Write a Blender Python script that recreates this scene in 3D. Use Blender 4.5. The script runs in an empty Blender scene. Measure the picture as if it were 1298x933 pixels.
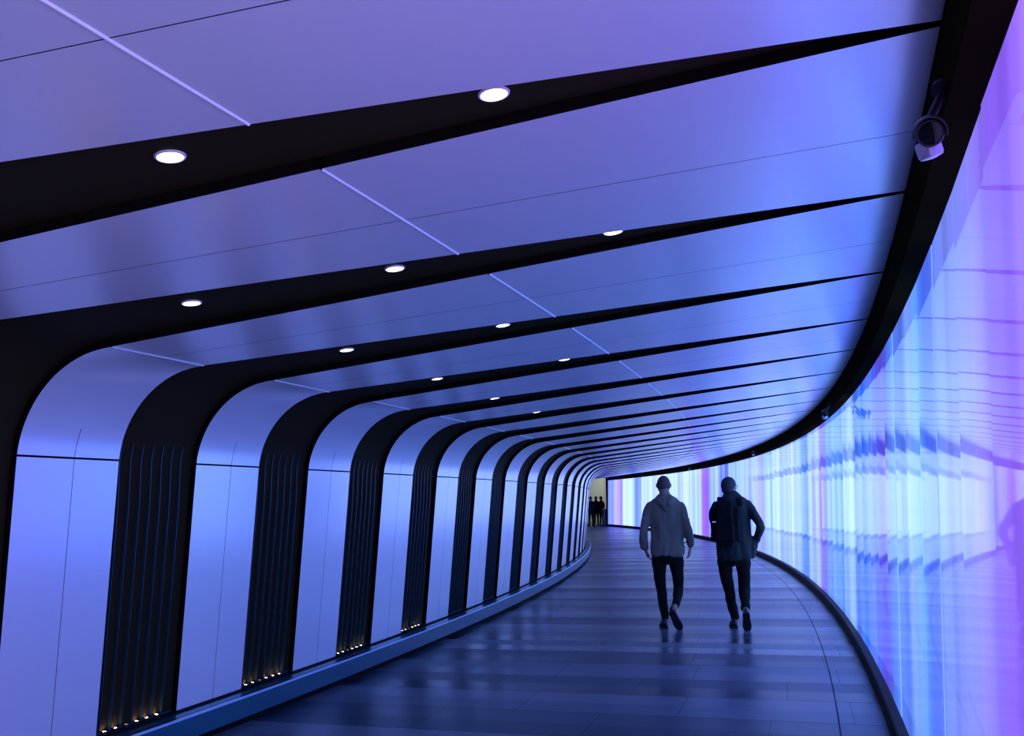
import bpy, bmesh, math, random
from mathutils import Vector, Matrix, noise
random.seed(7)
PI = math.pi
scn = bpy.context.scene
COL = scn.collection
sin, cos = math.sin, math.cos

# ------------------------------------------------------------------ helpers
def link(name, me, mat=None, parent=None):
    o = bpy.data.objects.new(name, me)
    COL.objects.link(o)
    if mat is not None and me is not None:
        for m in (mat if isinstance(mat, (list, tuple)) else [mat]):
            me.materials.append(m)
    if parent is not None:
        o.parent = parent
    return o

def obj(name, bm, mat=None, parent=None, smooth=False):
    me = bpy.data.meshes.new(name)
    bmesh.ops.recalc_face_normals(bm, faces=bm.faces[:])
    bm.to_mesh(me)
    bm.free()
    if smooth:
        for p in me.polygons:
            p.use_smooth = True
        if smooth is not True:
            me.set_sharp_from_angle(angle=math.radians(smooth))
    return link(name, me, mat, parent)

def thing(name, label, cat, loc=(0, 0, 0), rz=0.0, group=None):
    o = bpy.data.objects.new(name, None)
    COL.objects.link(o)
    o.empty_display_size = 0.1
    o.location = loc
    o.rotation_euler = (0, 0, rz)
    tag(o, label, cat, group)
    return o

def tag(o, label, cat, group=None):
    o['label'] = label
    o['category'] = cat
    if group:
        o['group'] = group
    return o

def struct(o, label=None):
    o['kind'] = 'structure'
    if label:
        o['label'] = label
    return o

def dup(root, label=None, group=None):
    r = root.copy()
    COL.objects.link(r)
    if label:
        r['label'] = label
    if group:
        r['group'] = group
    for ch in list(root.children):
        c = ch.copy()
        COL.objects.link(c)
        c.parent = r
        for g in list(ch.children):
            d = g.copy()
            COL.objects.link(d)
            d.parent = c
    return r

def grid(bm, rows, uvs=None, close=False):
    """rows: list of lists of points -> quads."""
    uvl = bm.loops.layers.uv.verify() if uvs else None
    V = [[bm.verts.new(p) for p in r] for r in rows]
    for i in range(len(V) - 1):
        n = len(V[i])
        for j in range(n if close else n - 1):
            j2 = (j + 1) % n
            try:
                f = bm.faces.new((V[i][j], V[i + 1][j], V[i + 1][j2], V[i][j2]))
            except ValueError:
                continue
            if uvl:
                for l, (a, b) in zip(f.loops, ((i, j), (i + 1, j), (i + 1, j2), (i, j2))):
                    l[uvl].uv = uvs[a][b]
    return V

def box(bm, c, s, rot=None):
    m = Matrix.Translation(Vector(c)) @ (rot.to_4x4() if rot else Matrix.Identity(4)) @ Matrix.Diagonal((s[0], s[1], s[2], 1))
    return bmesh.ops.create_cube(bm, size=1.0, matrix=m)

def lathe(bm, prof, n=32, mat=Matrix.Identity(4), cap=True):
    rows = []
    for r, z in prof:
        rows.append([mat @ Vector((r * cos(2 * PI * i / n), r * sin(2 * PI * i / n), z)) for i in range(n)])
    V = grid(bm, rows, close=True)
    if cap:
        for row in (V[0], V[-1]):
            try:
                bm.faces.new(row)
            except ValueError:
                pass
    return V

def frame_from(d, up=Vector((0, 0, 1))):
    d = Vector(d).normalized()
    x = up.cross(d)
    if x.length < 1e-4:
        x = Vector((1, 0, 0))
    x.normalize()
    y = d.cross(x)
    return Matrix((x, y, d)).transposed()

# ------------------------------------------------------------------ materials
def new_mat(name):
    m = bpy.data.materials.new(name)
    m.use_nodes = True
    nt = m.node_tree
    return m, nt, nt.nodes['Principled BSDF']

def simple(name, col, rough=0.5, metal=0.0, spec=0.5, sheen=0.0, emis=None, estr=0.0, coat=0.0, noise_amt=0.0, noise_scale=30.0, bump=0.0):
    m, nt, b = new_mat(name)
    b.inputs['Base Color'].default_value = (*col, 1)
    b.inputs['Roughness'].default_value = rough
    b.inputs['Metallic'].default_value = metal
    b.inputs['Specular IOR Level'].default_value = spec
    if sheen:
        b.inputs['Sheen Weight'].default_value = sheen
    if coat:
        b.inputs['Coat Weight'].default_value = coat
    if emis:
        b.inputs['Emission Color'].default_value = (*emis, 1)
        b.inputs['Emission Strength'].default_value = estr
    if noise_amt or bump:
        tc = nt.nodes.new('ShaderNodeTexCoord')
        nz = nt.nodes.new('ShaderNodeTexNoise')
        nz.inputs['Scale'].default_value = noise_scale
        nz.inputs['Detail'].default_value = 4
        nt.links.new(tc.outputs['Object'], nz.inputs['Vector'])
        if noise_amt:
            mr = nt.nodes.new('ShaderNodeMapRange')
            mr.inputs['To Min'].default_value = 1 - noise_amt
            mr.inputs['To Max'].default_value = 1 + noise_amt
            nt.links.new(nz.outputs['Fac'], mr.inputs['Value'])
            vm = nt.nodes.new('ShaderNodeVectorMath')
            vm.operation = 'SCALE'
            vm.inputs[0].default_value = col
            nt.links.new(mr.outputs[0], vm.inputs['Scale'])
            nt.links.new(vm.outputs[0], b.inputs['Base Color'])
        if bump:
            bp = nt.nodes.new('ShaderNodeBump')
            bp.inputs['Strength'].default_value = bump
            bp.inputs['Distance'].default_value = 0.01
            nt.links.new(nz.outputs['Fac'], bp.inputs['Height'])
            nt.links.new(bp.outputs[0], b.inputs['Normal'])
    return m

def srgb(c):
    c = c / 255.0
    return c / 12.92 if c <= 0.04045 else ((c + 0.055) / 1.055) ** 2.4

# ------------------------------------------------------------------ the tunnel: concentric arcs in plan, one section swept along
CX, CY = -101.82983, 37.54582
EYE = 1.55
THCAM = math.atan2(-CY, -CX)
DTH = 0.014660966
RB, HB = 104.24204, 0.21045
RS, HS = 104.41686, 1.83760
RC, HC, SLOPE = 106.96199, 2.61152, 0.12158
RHO = 0.59436
RBS = 104.99230
RLT, ZLT = 108.89488, 2.60319        # light wall, top
RLB, ZLB = 108.81913, 0.12480        # light wall, bottom
ROUT = 108.800                       # ceiling's outer edge (fascia)
TH0, TH1 = THCAM - 0.075, 0.1743
def P3(r, th, z):
    return Vector((CX + r * cos(th), CY + r * sin(th), z))
def zceil(r):
    return HC + SLOPE * (r - RC)

def build_profile():
    A = Vector((RB, HB)); B = Vector((RS, HS))
    dw = (B - A).normalized(); dc = Vector((1, SLOPE)).normalized()
    Q = Vector((RC, HC))
    det = dw.x * (-dc.y) + dc.x * dw.y
    rhs = Q - B
    t = (rhs.x * (-dc.y) + dc.x * rhs.y) / det
    X = B + dw * t
    phi = math.acos(dw.dot(dc)); L = RHO * math.tan(phi / 2)
    P1 = X - dw * L; P2 = X + dc * L
    C = P1 + Vector((dw.y, -dw.x)) * RHO
    a0 = math.atan2(P1.y - C.y, P1.x - C.x)
    pts = []
    def addseg(a, b, n):
        for i in range(n):
            pts.append(a + (b - a) * (i / n))
    addseg(A, B, 6)
    addseg(B, P1, 2)
    for i in range(22):
        a = a0 - phi * i / 22
        pts.append(C + Vector((cos(a), sin(a))) * RHO)
    bs = Vector((RBS, zceil(RBS)))
    if bs.x > P2.x + 0.01:
        addseg(P2, bs, 3)
        addseg(bs, Q, 8)
    else:
        addseg(P2, Q, 8)
    E = Vector((ROUT, zceil(ROUT)))
    addseg(Q, E, 10)
    pts.append(E)
    return pts
PROF = build_profile()
SL = [0.0]
for a, b in zip(PROF, PROF[1:]):
    SL.append(SL[-1] + (b - a).length)
S_B = (Vector((RS, HS)) - Vector((RB, HB))).length
def s_at_r(r):       # on the ceiling
    i0 = next(i for i, q in enumerate(PROF) if abs(q.x - RC) < 1e-3)
    return SL[i0] + (r - RC) * math.hypot(1, SLOPE)
S_BS, S_C, S_E = s_at_r(RBS), s_at_r(RC), s_at_r(ROUT)
KS = [0, S_B, S_BS, S_C, s_at_r(108.0), s_at_r(109.0)]
KC = [-0.3226721 + 0.0036388, -0.3232133 + 0.0036388, -0.3194893, -0.3157957, -0.3138900, -0.312058]
KW = [0.0072776, 0.0072776, 0.0073246, 0.0037202, 0.0017888, 0.0]
def interp(x, xs, ys):
    if x <= xs[0]:
        return ys[0]
    for i in range(len(xs) - 1):
        if x <= xs[i + 1]:
            return ys[i] + (ys[i + 1] - ys[i]) * (x - xs[i]) / (xs[i + 1] - xs[i])
    return ys[-1]
def rib_edges(s, k):
    c = interp(s, KS, KC) + k * DTH
    w = interp(s, KS, KW)
    return c - w / 2, c + w / 2
def normal2(i):
    a = PROF[max(i - 1, 0)]; b = PROF[min(i + 1, len(PROF) - 1)]
    d = (b - a).normalized()
    return Vector((-d.y, d.x))     # outward: away from the room
def idx_range(s0, s1):
    return [i for i in range(len(PROF)) if s0 - 1e-5 <= SL[i] <= s1 + 1e-5]
def at_s(s):
    for i in range(len(SL) - 1):
        if s <= SL[i + 1]:
            f = (s - SL[i]) / (SL[i + 1] - SL[i])
            return PROF[i] + (PROF[i + 1] - PROF[i]) * f, normal2(i if f < .5 else i + 1)
    return PROF[-1], normal2(len(PROF) - 1)
def samples(s0, s1):
    out = [s0] + [SL[i] for i in range(len(SL)) if s0 + 0.004 < SL[i] < s1 - 0.004] + [s1]
    return out

# ------------------------------------------------------------------ surface materials
def panel_material():
    m, nt, b = new_mat('satin_metal_panel')
    b.inputs['Base Color'].default_value = (0.92, 0.95, 0.95, 1)
    b.inputs['Metallic'].default_value = PANEL_METAL
    b.inputs['Roughness'].default_value = PANEL_ROUGH
    uv = nt.nodes.new('ShaderNodeUVMap')
    mp = nt.nodes.new('ShaderNodeMapping')
    mp.inputs['Scale'].default_value = (34.0, 0.55, 1)      # u along the tunnel, v along the rib: brushed along the rib
    nz = nt.nodes.new('ShaderNodeTexNoise')
    nz.inputs['Scale'].default_value = 1.0
    nz.inputs['Detail'].default_value = 2
    nt.links.new(uv.outputs[0], mp.inputs['Vector'])
    nt.links.new(mp.outputs[0], nz.inputs['Vector'])
    mr = nt.nodes.new('ShaderNodeMapRange')
    mr.inputs['From Min'].default_value = 0.3
    mr.inputs['From Max'].default_value = 0.7
    mr.inputs['To Min'].default_value = PANEL_ROUGH - 0.012
    mr.inputs['To Max'].default_value = PANEL_ROUGH + 0.012
    nt.links.new(nz.outputs['Fac'], mr.inputs['Value'])
    nt.links.new(mr.outputs[0], b.inputs['Roughness'])
    return m
PANEL_METAL, PANEL_ROUGH = 0.35, 0.25
M_PANEL = panel_material()
M_RIB = simple('black_satin_rib', (0.027, 0.022, 0.010), rough=0.6, spec=0.02)
M_FIN = simple('black_anodised_fin', (0.012, 0.050, 0.066), rough=0.3, spec=0.4)
M_FASCIA = simple('black_gloss_fascia', (0.018, 0.014, 0.006), rough=0.5, spec=0.0)
M_KERB = simple('black_kerb_stone', (0.010, 0.008, 0.004), rough=0.5, spec=0.03)
M_STRIP = simple('bright_aluminium_strip', (0.85, 0.85, 0.85), rough=0.35, metal=0.0)
M_PLINTH = simple('blue_grey_steel_plinth', (0.012, 0.11, 0.16), rough=0.32, metal=0.35)
M_GAP = simple('black_shadow_gap', (0.006, 0.006, 0.006), rough=0.9, spec=0.1)
M_BLACK = simple('black_plastic', (0.012, 0.012, 0.014), rough=0.4)
M_GREY = simple('pale_grey_metal', (0.55, 0.57, 0.62), rough=0.22, metal=0.5)

def floor_material():
    m, nt, b = new_mat('granite_floor_rows')
    N, L = nt.nodes, nt.links
    uv = N.new('ShaderNodeUVMap')
    sep = N.new('ShaderNodeSeparateXYZ')
    L.new(uv.outputs[0], sep.inputs[0])
    def math_(op, a, bb=None):
        n = N.new('ShaderNodeMath'); n.operation = op
        for i, v in enumerate((a, bb)):
            if v is None:
                continue
            if isinstance(v, (int, float)):
                n.inputs[i].default_value = v
            else:
                L.new(v, n.inputs[i])
        return n.outputs[0]
    row = math_('FLOOR', sep.outputs['X'])
    fr = math_('FRACT', sep.outputs['X'])
    # every row is split into a pale and a dark half-row, tones vary by row
    half = math_('FLOOR', math_('MULTIPLY', sep.outputs['X'], 2.0))
    wn = N.new('ShaderNodeTexWhiteNoise'); wn.noise_dimensions = '1D'
    L.new(half, wn.inputs['W'])
    par = math_('MODULO', half, 2.0)
    parr = math_('ABSOLUTE', math_('MODULO', row, 2.0))
    tone = math_('ADD', math_('ADD', math_('MULTIPLY', parr, 0.60), math_('MULTIPLY', math_('ABSOLUTE', par), 0.14)), math_('MULTIPLY', wn.outputs['Value'], 0.26))
    # tiles along the row, staggered by row
    wn2 = N.new('ShaderNodeTexWhiteNoise'); wn2.noise_dimensions = '1D'
    L.new(row, wn2.inputs['W'])
    along = math_('ADD', math_('DIVIDE', sep.outputs['Y'], 1.2), wn2.outputs['Value'])
    fa = math_('FRACT', along)
    tile = math_('ADD', math_('FLOOR', along), math_('MULTIPLY', half, 17.31))
    wn3 = N.new('ShaderNodeTexWhiteNoise'); wn3.noise_dimensions = '1D'
    L.new(tile, wn3.inputs['W'])
    tone2 = math_('ADD', tone, math_('MULTIPLY', math_('SUBTRACT', wn3.outputs['Value'], 0.5), 0.12))
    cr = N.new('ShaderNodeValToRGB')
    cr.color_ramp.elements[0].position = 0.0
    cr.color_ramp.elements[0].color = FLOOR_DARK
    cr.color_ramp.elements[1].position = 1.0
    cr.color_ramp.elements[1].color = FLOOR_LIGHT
    L.new(tone2, cr.inputs['Fac'])
    # fine granite speckle
    tc = N.new('ShaderNodeTexCoord')
    nz = N.new('ShaderNodeTexNoise'); nz.inputs['Scale'].default_value = 160; nz.inputs['Detail'].default_value = 3
    L.new(tc.outputs['Object'], nz.inputs['Vector'])
    sp = N.new('ShaderNodeMapRange'); sp.inputs['To Min'].default_value = 0.75; sp.inputs['To Max'].default_value = 1.25
    L.new(nz.outputs['Fac'], sp.inputs['Value'])
    vm = N.new('ShaderNodeVectorMath'); vm.operation = 'SCALE'
    L.new(cr.outputs['Color'], vm.inputs[0]); L.new(sp.outputs[0], vm.inputs['Scale'])
    # joints: row joints, tile joints, one long joint near the light wall
    def near(v, c, w):
        return math_('LESS_THAN', math_('ABSOLUTE', math_('SUBTRACT', v, c)), w)
    j1 = math_('LESS_THAN', fr, 0.012)
    j2 = math_('LESS_THAN', fa, 0.0025)
    j3 = near(sep.outputs['Y'], 108.443, 0.006)
    jj = math_('MAXIMUM', math_('MAXIMUM', j1, j2), j3)
    mx = N.new('ShaderNodeMix'); mx.data_type = 'RGBA'
    L.new(jj, mx.inputs['Factor'])
    L.new(vm.outputs[0], mx.inputs['A'])
    mx.inputs['B'].default_value = (0.004, 0.006, 0.012, 1)
    L.new(mx.outputs['Result'], b.inputs['Base Color'])
    rr = math_('ADD', math_('MULTIPLY', wn.outputs['Value'], 0.16), FLOOR_ROUGH)
    rr2 = math_('ADD', rr, math_('MULTIPLY', jj, 0.3))
    L.new(rr2, b.inputs['Roughness'])
    b.inputs['Specular IOR Level'].default_value = 0.2
    return m
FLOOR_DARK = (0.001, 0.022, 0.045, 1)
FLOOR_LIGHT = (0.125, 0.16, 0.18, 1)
FLOOR_ROUGH = 0.27
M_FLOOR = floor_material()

LED = [(-9,255,195,255),(-6,255,200,255),(-3.5,255,200,255),(-1.5,255,190,255),(0,255,200,255),(1.4,255,190,255),(2.2,190,115,220),(2.51,150,80,185),(2.79,155,90,195),(3.09,165,115,205),(3.49,165,140,220),(3.95,160,145,225),(4.30,150,150,230),(4.68,95,105,220),(5.20,100,130,230),(5.36,125,170,250),(5.76,170,175,250),(6.15,120,140,235),(6.98,115,135,230),(7.43,110,130,225),(7.77,125,80,200),(8.27,120,100,210),(8.80,130,150,240),(9.39,140,170,245),(9.90,60,140,235),(10.45,130,165,240),(10.97,110,160,235),(11.34,215,235,255),(11.84,210,235,255),(12.66,130,180,235),(13.73,150,190,245),(14.85,150,180,245),(15.32,180,120,225),(15.69,190,120,230),(16.01,210,215,255),(17.48,220,230,255),(17.99,100,150,225),(18.78,120,170,230),(19.18,200,215,255),(20.47,230,235,255),(21.86,190,200,250),(23.28,225,235,255),(24.99,200,225,255),(25.73,170,170,240),(26.62,205,190,245),(27.51,225,235,255),(28.11,185,190,250),(29.17,225,230,255),(30.70,190,220,250),(32.25,205,215,255),(32.56,110,110,225),(33.03,60,90,225),(33.49,185,200,255),(33.81,70,100,230),(34.28,200,205,255),(35.70,205,215,255),(36.17,175,180,255),(36.49,165,115,230),(37.13,205,100,225),(37.77,200,130,235),(38.09,225,230,255),(39.37,225,235,255),(39.69,170,190,245),(40.01,250,245,255),(41.63,250,250,250),(42.28,190,190,255),(43.0,240,245,255),(46.21,250,250,255),(47.53,220,215,255),(48.36,245,250,250),(49.02,225,225,255),(50.02,245,250,255),(50.68,150,150,250),(51.35,130,150,255),(52.02,200,215,255),(52.52,245,250,255),(54.20,235,240,255),(54.53,170,130,225),(55.04,225,170,245),(55.88,215,180,255),(56.55,150,160,255),(57.6,150,150,250)]
S0, S1 = -10.0, 58.0
def led_material():
    m, nt, b = new_mat('lit_glass_light_wall')
    N, L = nt.nodes, nt.links
    b.inputs['Base Color'].default_value = (0.01, 0.01, 0.014, 1)
    b.inputs['Roughness'].default_value = 0.5
    b.inputs['Specular IOR Level'].default_value = 0.0
    b.inputs['Coat Weight'].default_value = 1.0            # clear glass over the lit display
    b.inputs['Coat Roughness'].default_value = 0.03
    b.inputs['Coat IOR'].default_value = 1.5
    uv = N.new('ShaderNodeUVMap')
    sep = N.new('ShaderNodeSeparateXYZ')
    L.new(uv.outputs[0], sep.inputs[0])
    stops = [((s - S0) / (S1 - S0), (srgb(r * (0.88 if s > 8 else 1)), srgb(g * (0.82 if s > 8 else 1)), srgb(bb))) for s, r, g, bb in LED]
    ramps = []
    i = 0
    while i < len(stops) - 1:
        part = stops[i:i + 30]
        n = N.new('ShaderNodeValToRGB')
        el = n.color_ramp.elements
        while len(el) < len(part):
            el.new(0.5)
        for e, (q, c) in zip(el, part):
            e.position = q
        for e, (q, c) in zip(el, part):
            e.position = q
            e.color = (*c, 1)
        L.new(sep.outputs['X'], n.inputs['Fac'])
        ramps.append((part[0][0], n))
        i += 29
    out = ramps[0][1].outputs['Color']
    for q0, n in ramps[1:]:
        g = N.new('ShaderNodeMath'); g.operation = 'GREATER_THAN'; g.inputs[1].default_value = q0
        L.new(sep.outputs['X'], g.inputs[0])
        mx = N.new('ShaderNodeMix'); mx.data_type = 'RGBA'
        L.new(g.outputs[0], mx.inputs['Factor'])
        L.new(out, mx.inputs['A']); L.new(n.outputs['Color'], mx.inputs['B'])
        out = mx.outputs['Result']
    # fine columns of the display
    nz = N.new('ShaderNodeTexNoise'); nz.noise_dimensions = '1D'
    nz.inputs['Scale'].default_value = 1.0; nz.inputs['Detail'].default_value = 3.0
    mu = N.new('ShaderNodeMath'); mu.operation = 'MULTIPLY'; mu.inputs[1].default_value = 110.0
    L.new(sep.outputs['X'], mu.inputs[0]); L.new(mu.outputs[0], nz.inputs['W'])
    mr = N.new('ShaderNodeMapRange'); mr.inputs['From Min'].default_value = 0.3; mr.inputs['From Max'].default_value = 0.7
    mr.inputs['To Min'].default_value = 0.75; mr.inputs['To Max'].default_value = 1.2
    L.new(nz.outputs['Fac'], mr.inputs['Value'])
    vm = N.new('ShaderNodeVectorMath'); vm.operation = 'SCALE'
    L.new(out, vm.inputs[0]); L.new(mr.outputs[0], vm.inputs['Scale'])
    v2 = N.new('ShaderNodeVectorMath'); v2.operation = 'MULTIPLY'
    v2.inputs[1].default_value = LED_GAIN
    L.new(vm.outputs[0], v2.inputs[0])
    L.new(v2.outputs[0], b.inputs['Emission Color'])
    b.inputs['Emission Strength'].default_value = 1.0
    return m
LED_GAIN = (1.36, 2.2, 3.1)
M_LED = led_material()

# ------------------------------------------------------------------ floor
def arc_rows(rs, t0, t1, n):
    return [[(r, t0 + (t1 - t0) * j / n) for j in range(n + 1)] for r in rs]
bm = bmesh.new()
def floor_uv(r, th):
    return ((th + 0.3226721) / DTH / 0.46 - 0.28, r)
for (rs, t0, t1, n) in (([104.0, 105.5, 107, 108.86], TH0, TH1, 330), ([98.0, 104.0, 108.86, 114.0], TH1, 0.28, 40)):
    ar = arc_rows(rs, t0, t1, n)
    grid(bm, [[P3(r, t, 0) for r, t in row] for row in ar], [[floor_uv(r, t) for r, t in row] for row in ar])
bmesh.ops.remove_doubles(bm, verts=bm.verts[:], dist=1e-4)
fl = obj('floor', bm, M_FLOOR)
struct(fl, 'blue-lit stone floor in rows curving through the tunnel')

# ------------------------------------------------------------------ left wall and ceiling cladding (pale panels between the ribs)
PT = 0.040     # panel thickness
def panel_strip(bm, s0, s1, e0, e1, nth=1):
    """one pale panel: face on the section line, edges turned back."""
    ss = samples(s0, s1)
    front, back, uvF = [], [], []
    for s in ss:
        q, nrm = at_s(s)
        a, b2 = e0(s), e1(s)
        if b2 - a < 1e-5:
            b2 = a + 1e-5
        ro, zo = q.x + 0, q.y
        rb, zb = q.x + nrm.x * PT, q.y + nrm.y * PT
        row, rowb, uvr = [], [], []
        for j in range(nth + 1):
            t = a + (b2 - a) * j / nth
            row.append(P3(ro, t, zo)); rowb.append(P3(rb, t, zb)); uvr.append((t * 106, s))
        front.append(row); back.append(rowb); uvF.append(uvr)
    n = len(ss)
    grid(bm, front, uvF)
    # returns: the sheet's edges are black
    n0 = len(bm.faces)
    grid(bm, [[front[i][0], back[i][0]] for i in range(n)], [[uvF[i][0]] * 2 for i in range(n)])
    grid(bm, [[front[i][-1], back[i][-1]] for i in range(n)], [[uvF[i][-1]] * 2 for i in range(n)])
    grid(bm, [front[0], back[0]], [uvF[0], uvF[0]])
    grid(bm, [front[-1], back[-1]], [uvF[-1], uvF[-1]])
    bm.faces.ensure_lookup_table()
    for f in bm.faces[n0:]:
        f.material_index = 1

KMIN, KMAX = -7, 33
bw, bc, bs_, bj = bmesh.new(), bmesh.new(), bmesh.new(), bmesh.new()
G = 0.0022       # half of the gap between two sheets
for k in range(KMIN, KMAX):
    far = lambda s, k=k: rib_edges(s, k)[1]
    near = lambda s, k=k: rib_edges(s, k + 1)[0]
    mid = lambda s, k=k: (rib_edges(s, k)[1] * 0.47 + rib_edges(s, k + 1)[0] * 0.53)
    for e0, e1 in ((far, lambda s: mid(s) - G / 106), (lambda s: mid(s) + G / 106, near)):
        panel_strip(bw, 0.0, S_B - 0.006, e0, e1)
        panel_strip(bw, S_B + 0.006, S_B + 0.17, e0, e1)
        panel_strip(bc, S_BS + 0.004, S_C - 0.005, e0, e1)
        panel_strip(bc, S_C + 0.005, S_E, e0, e1)
    panel_strip(bw, S_B + 0.17, S_BS - 0.004, far, near, 2)
    # bright joint strips across the bay
    for s in (S_BS, S_C):
        rows = []
        for ds, h in ((-0.0055, 0.0), (-0.002, -0.005), (0.002, -0.005), (0.0055, 0.0)):
            q, nn = at_s(s + ds)
            a, b2 = far(s + ds), near(s + ds)
            rows.append([P3(q.x + nn.x * h, a + (b2 - a) * j / 2, q.y + nn.y * h) for j in range(3)])
        grid(bj, rows)
M_EDGE = simple('black_panel_edge', (0.007, 0.006, 0.004), rough=0.7, spec=0.02)
wl = obj('wall_left', bw, [M_PANEL, M_EDGE], smooth=35)
struct(wl, 'pale satin wall panels between the black ribs')
ce = obj('ceiling', bc, [M_PANEL, M_EDGE], smooth=35)
struct(ce, 'pale satin ceiling panels between the black ribs')
js = obj('joint_strip', bj, M_STRIP, ce)
js['label'] = 'bright thin joint strips across the ceiling panels'
# a dark backing behind everything so that no light comes through the joints
bm = bmesh.new()
rows = []
for i in range(len(PROF)):
    q = PROF[i]; nn = normal2(i)
    rows.append([P3(q.x + nn.x * 0.085, TH0 + (TH1 - TH0) * j / 150, q.y + nn.y * 0.085) for j in range(151)])
grid(bm, rows)
bk = obj('backing', bm, M_GAP, wl)
for bmx in (bs_,):
    bmx.free()

# ------------------------------------------------------------------ black ribs, each a thing
RD = 0.036       # the rib's face lies this far behind the panels
def local_frame(k):
    """base of rib k: on the wall's foot."""
    th = KC[0] + k * DTH
    return P3(RB, th, 0.0), th
base0, thb0 = local_frame(0)
INV0 = (Matrix.Translation(base0) @ Matrix.Rotation(thb0, 4, 'Z')).inverted()
def rib_mesh():
    bm = bmesh.new()
    front, back = [], []
    lap = 0.015 / 106
    for s in samples(0.0, S_E):
        q, nn = at_s(s)
        a, b2 = rib_edges(s, 0)
        a -= lap; b2 += lap
        r0, z0 = q.x + nn.x * (PT + 0.001), q.y + nn.y * (PT + 0.001)
        r1, z1 = q.x + nn.x * 0.075, q.y + nn.y * 0.075
        front.append([INV0 @ P3(r0, a + (b2 - a) * j / 2, z0) for j in range(3)])
        back.append([INV0 @ P3(r1, a + (b2 - a) * j / 2, z1) for j in range(3)])
    n = len(front)
    grid(bm, front); grid(bm, back)
    grid(bm, [[front[i][0], back[i][0]] for i in range(n)])
    grid(bm, [[front[i][2], back[i][2]] for i in range(n)])
    grid(bm, [front[0], back[0]]); grid(bm, [front[-1], back[-1]])
    bmesh.ops.remove_doubles(bm, verts=bm.verts[:], dist=1e-5)
    return bm
FINF = [0.065 + 0.128 * i for i in range(7)]
def fin_mesh(f):
    bm = bmesh.new()
    hw = 0.0026 / 104.4
    L, R_, LB, RB_ = [], [], [], []
    for s in samples(0.012, S_B + 0.10):
        q, nn = at_s(s)
        a, b2 = rib_edges(s, 0)
        t = a + (b2 - a) * f
        dep = 0.020 if s < S_B - 0.004 else 0.033
        r0, z0 = q.x + nn.x * dep, q.y + nn.y * dep
        r1, z1 = q.x + nn.x * (PT + 0.003), q.y + nn.y * (PT + 0.003)
        L.append(INV0 @ P3(r0, t - hw, z0)); R_.append(INV0 @ P3(r0, t + hw, z0))
        LB.append(INV0 @ P3(r1, t - hw, z1)); RB_.append(INV0 @ P3(r1, t + hw, z1))
    rows = [[L[i], R_[i], RB_[i], LB[i]] for i in range(len(L))]
    V = grid(bm, rows, close=True)
    bm.faces.new(V[0]); bm.faces.new(V[-1])
    return bm
ORD = ['', 'second', 'third', 'fourth', 'fifth', 'sixth', 'seventh', 'eighth', 'ninth', 'tenth', 'eleventh', 'twelfth', 'thirteenth', 'fourteenth', 'fifteenth']
def rib_label(k):
    if k == -1:
        return 'nearest black ceiling rib, broad band across the top with two large downlights'
    if k == 0:
        return 'black arched rib with three downlights, its leg cut off by the left edge'
    if k == 1:
        return 'nearest black ribbed wall leg wholly in view, bending into the ceiling'
    if k == 2:
        return 'second black ribbed leg from the left edge, with a row of small uplights'
    if k <= 14:
        return '%s black arched rib counted along the left wall from the nearest full leg' % ORD[k - 1]
    return 'thin far black ceiling rib beyond the bend of the left wall'
ribs = {}
root = thing('arched_rib', rib_label(-1), 'rib', group='black ribs arching over the tunnel')
obj('rib_band', rib_mesh(), M_RIB, root, smooth=35)
for f in FINF:
    obj('fin', fin_mesh(f), M_FIN, root)
plain = None
for k in range(KMIN, KMAX + 1):
    base, th = local_frame(k)
    if k == -1:
        r = root
    elif -1 < k < 13:
        r = dup(root, rib_label(k))
    else:
        r = root.copy(); COL.objects.link(r)
        c = root.children[0].copy(); COL.objects.link(c); c.parent = r
        r['label'] = rib_label(k) if k > 0 else 'black arched rib behind the viewpoint'
    r.location = base
    r.rotation_euler = (0, 0, th)
    ribs[k] = r

# ------------------------------------------------------------------ plinth along the left wall
def sweep(bm, prof, t0, t1, n, closed=False):
    rows = []
    for (r, z) in prof:
        rows.append([P3(r, t0 + (t1 - t0) * j / n, z) for j in range(n + 1)])
    if closed:
        rows.append(rows[0])
    grid(bm, rows)
bm = bmesh.new()
sweep(bm, [(104.20, 0.225), (104.20, 0.200), (104.262, 0.198), (104.340, 0.194)], TH0, TH1, 300)
sweep(bm, [(104.356, 0.185), (104.358, 0.197), (104.384, 0.198)], TH0, TH1, 300)
sweep(bm, [(104.395, 0.186), (104.395, 0.052), (104.36, 0.050)], TH0, TH1, 300)
bl = obj('baseboard_left', bm, M_PLINTH, smooth=25)
struct(bl, 'steel plinth with a stepped ledge along the left wall')
bm = bmesh.new()
sweep(bm, [(104.384, 0.198), (104.386, 0.2005), (104.391, 0.2005), (104.3965, 0.195), (104.3965, 0.187), (104.395, 0.186)], TH0, TH1, 300)
obj('nosing', bm, simple('painted_nosing_highlight', (0.45, 0.75, 0.95), rough=0.3, metal=0.2), bl)['label'] = 'thin nosing along the ledge, edge highlight painted in its colour'  # the ledge's edge highlight is put into this paler colour
bm = bmesh.new()
sweep(bm, [(104.18, 0.206), (104.27, 0.206)], TH0, TH1, 300)
sweep(bm, [(104.340, 0.194), (104.340, 0.15), (104.356, 0.15), (104.356, 0.185)], TH0, TH1, 300)
sweep(bm, [(104.36, 0.052), (104.36, -0.005)], TH0, TH1, 300)
g_ = obj('shadow_gap', bm, M_GAP, bl)

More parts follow.
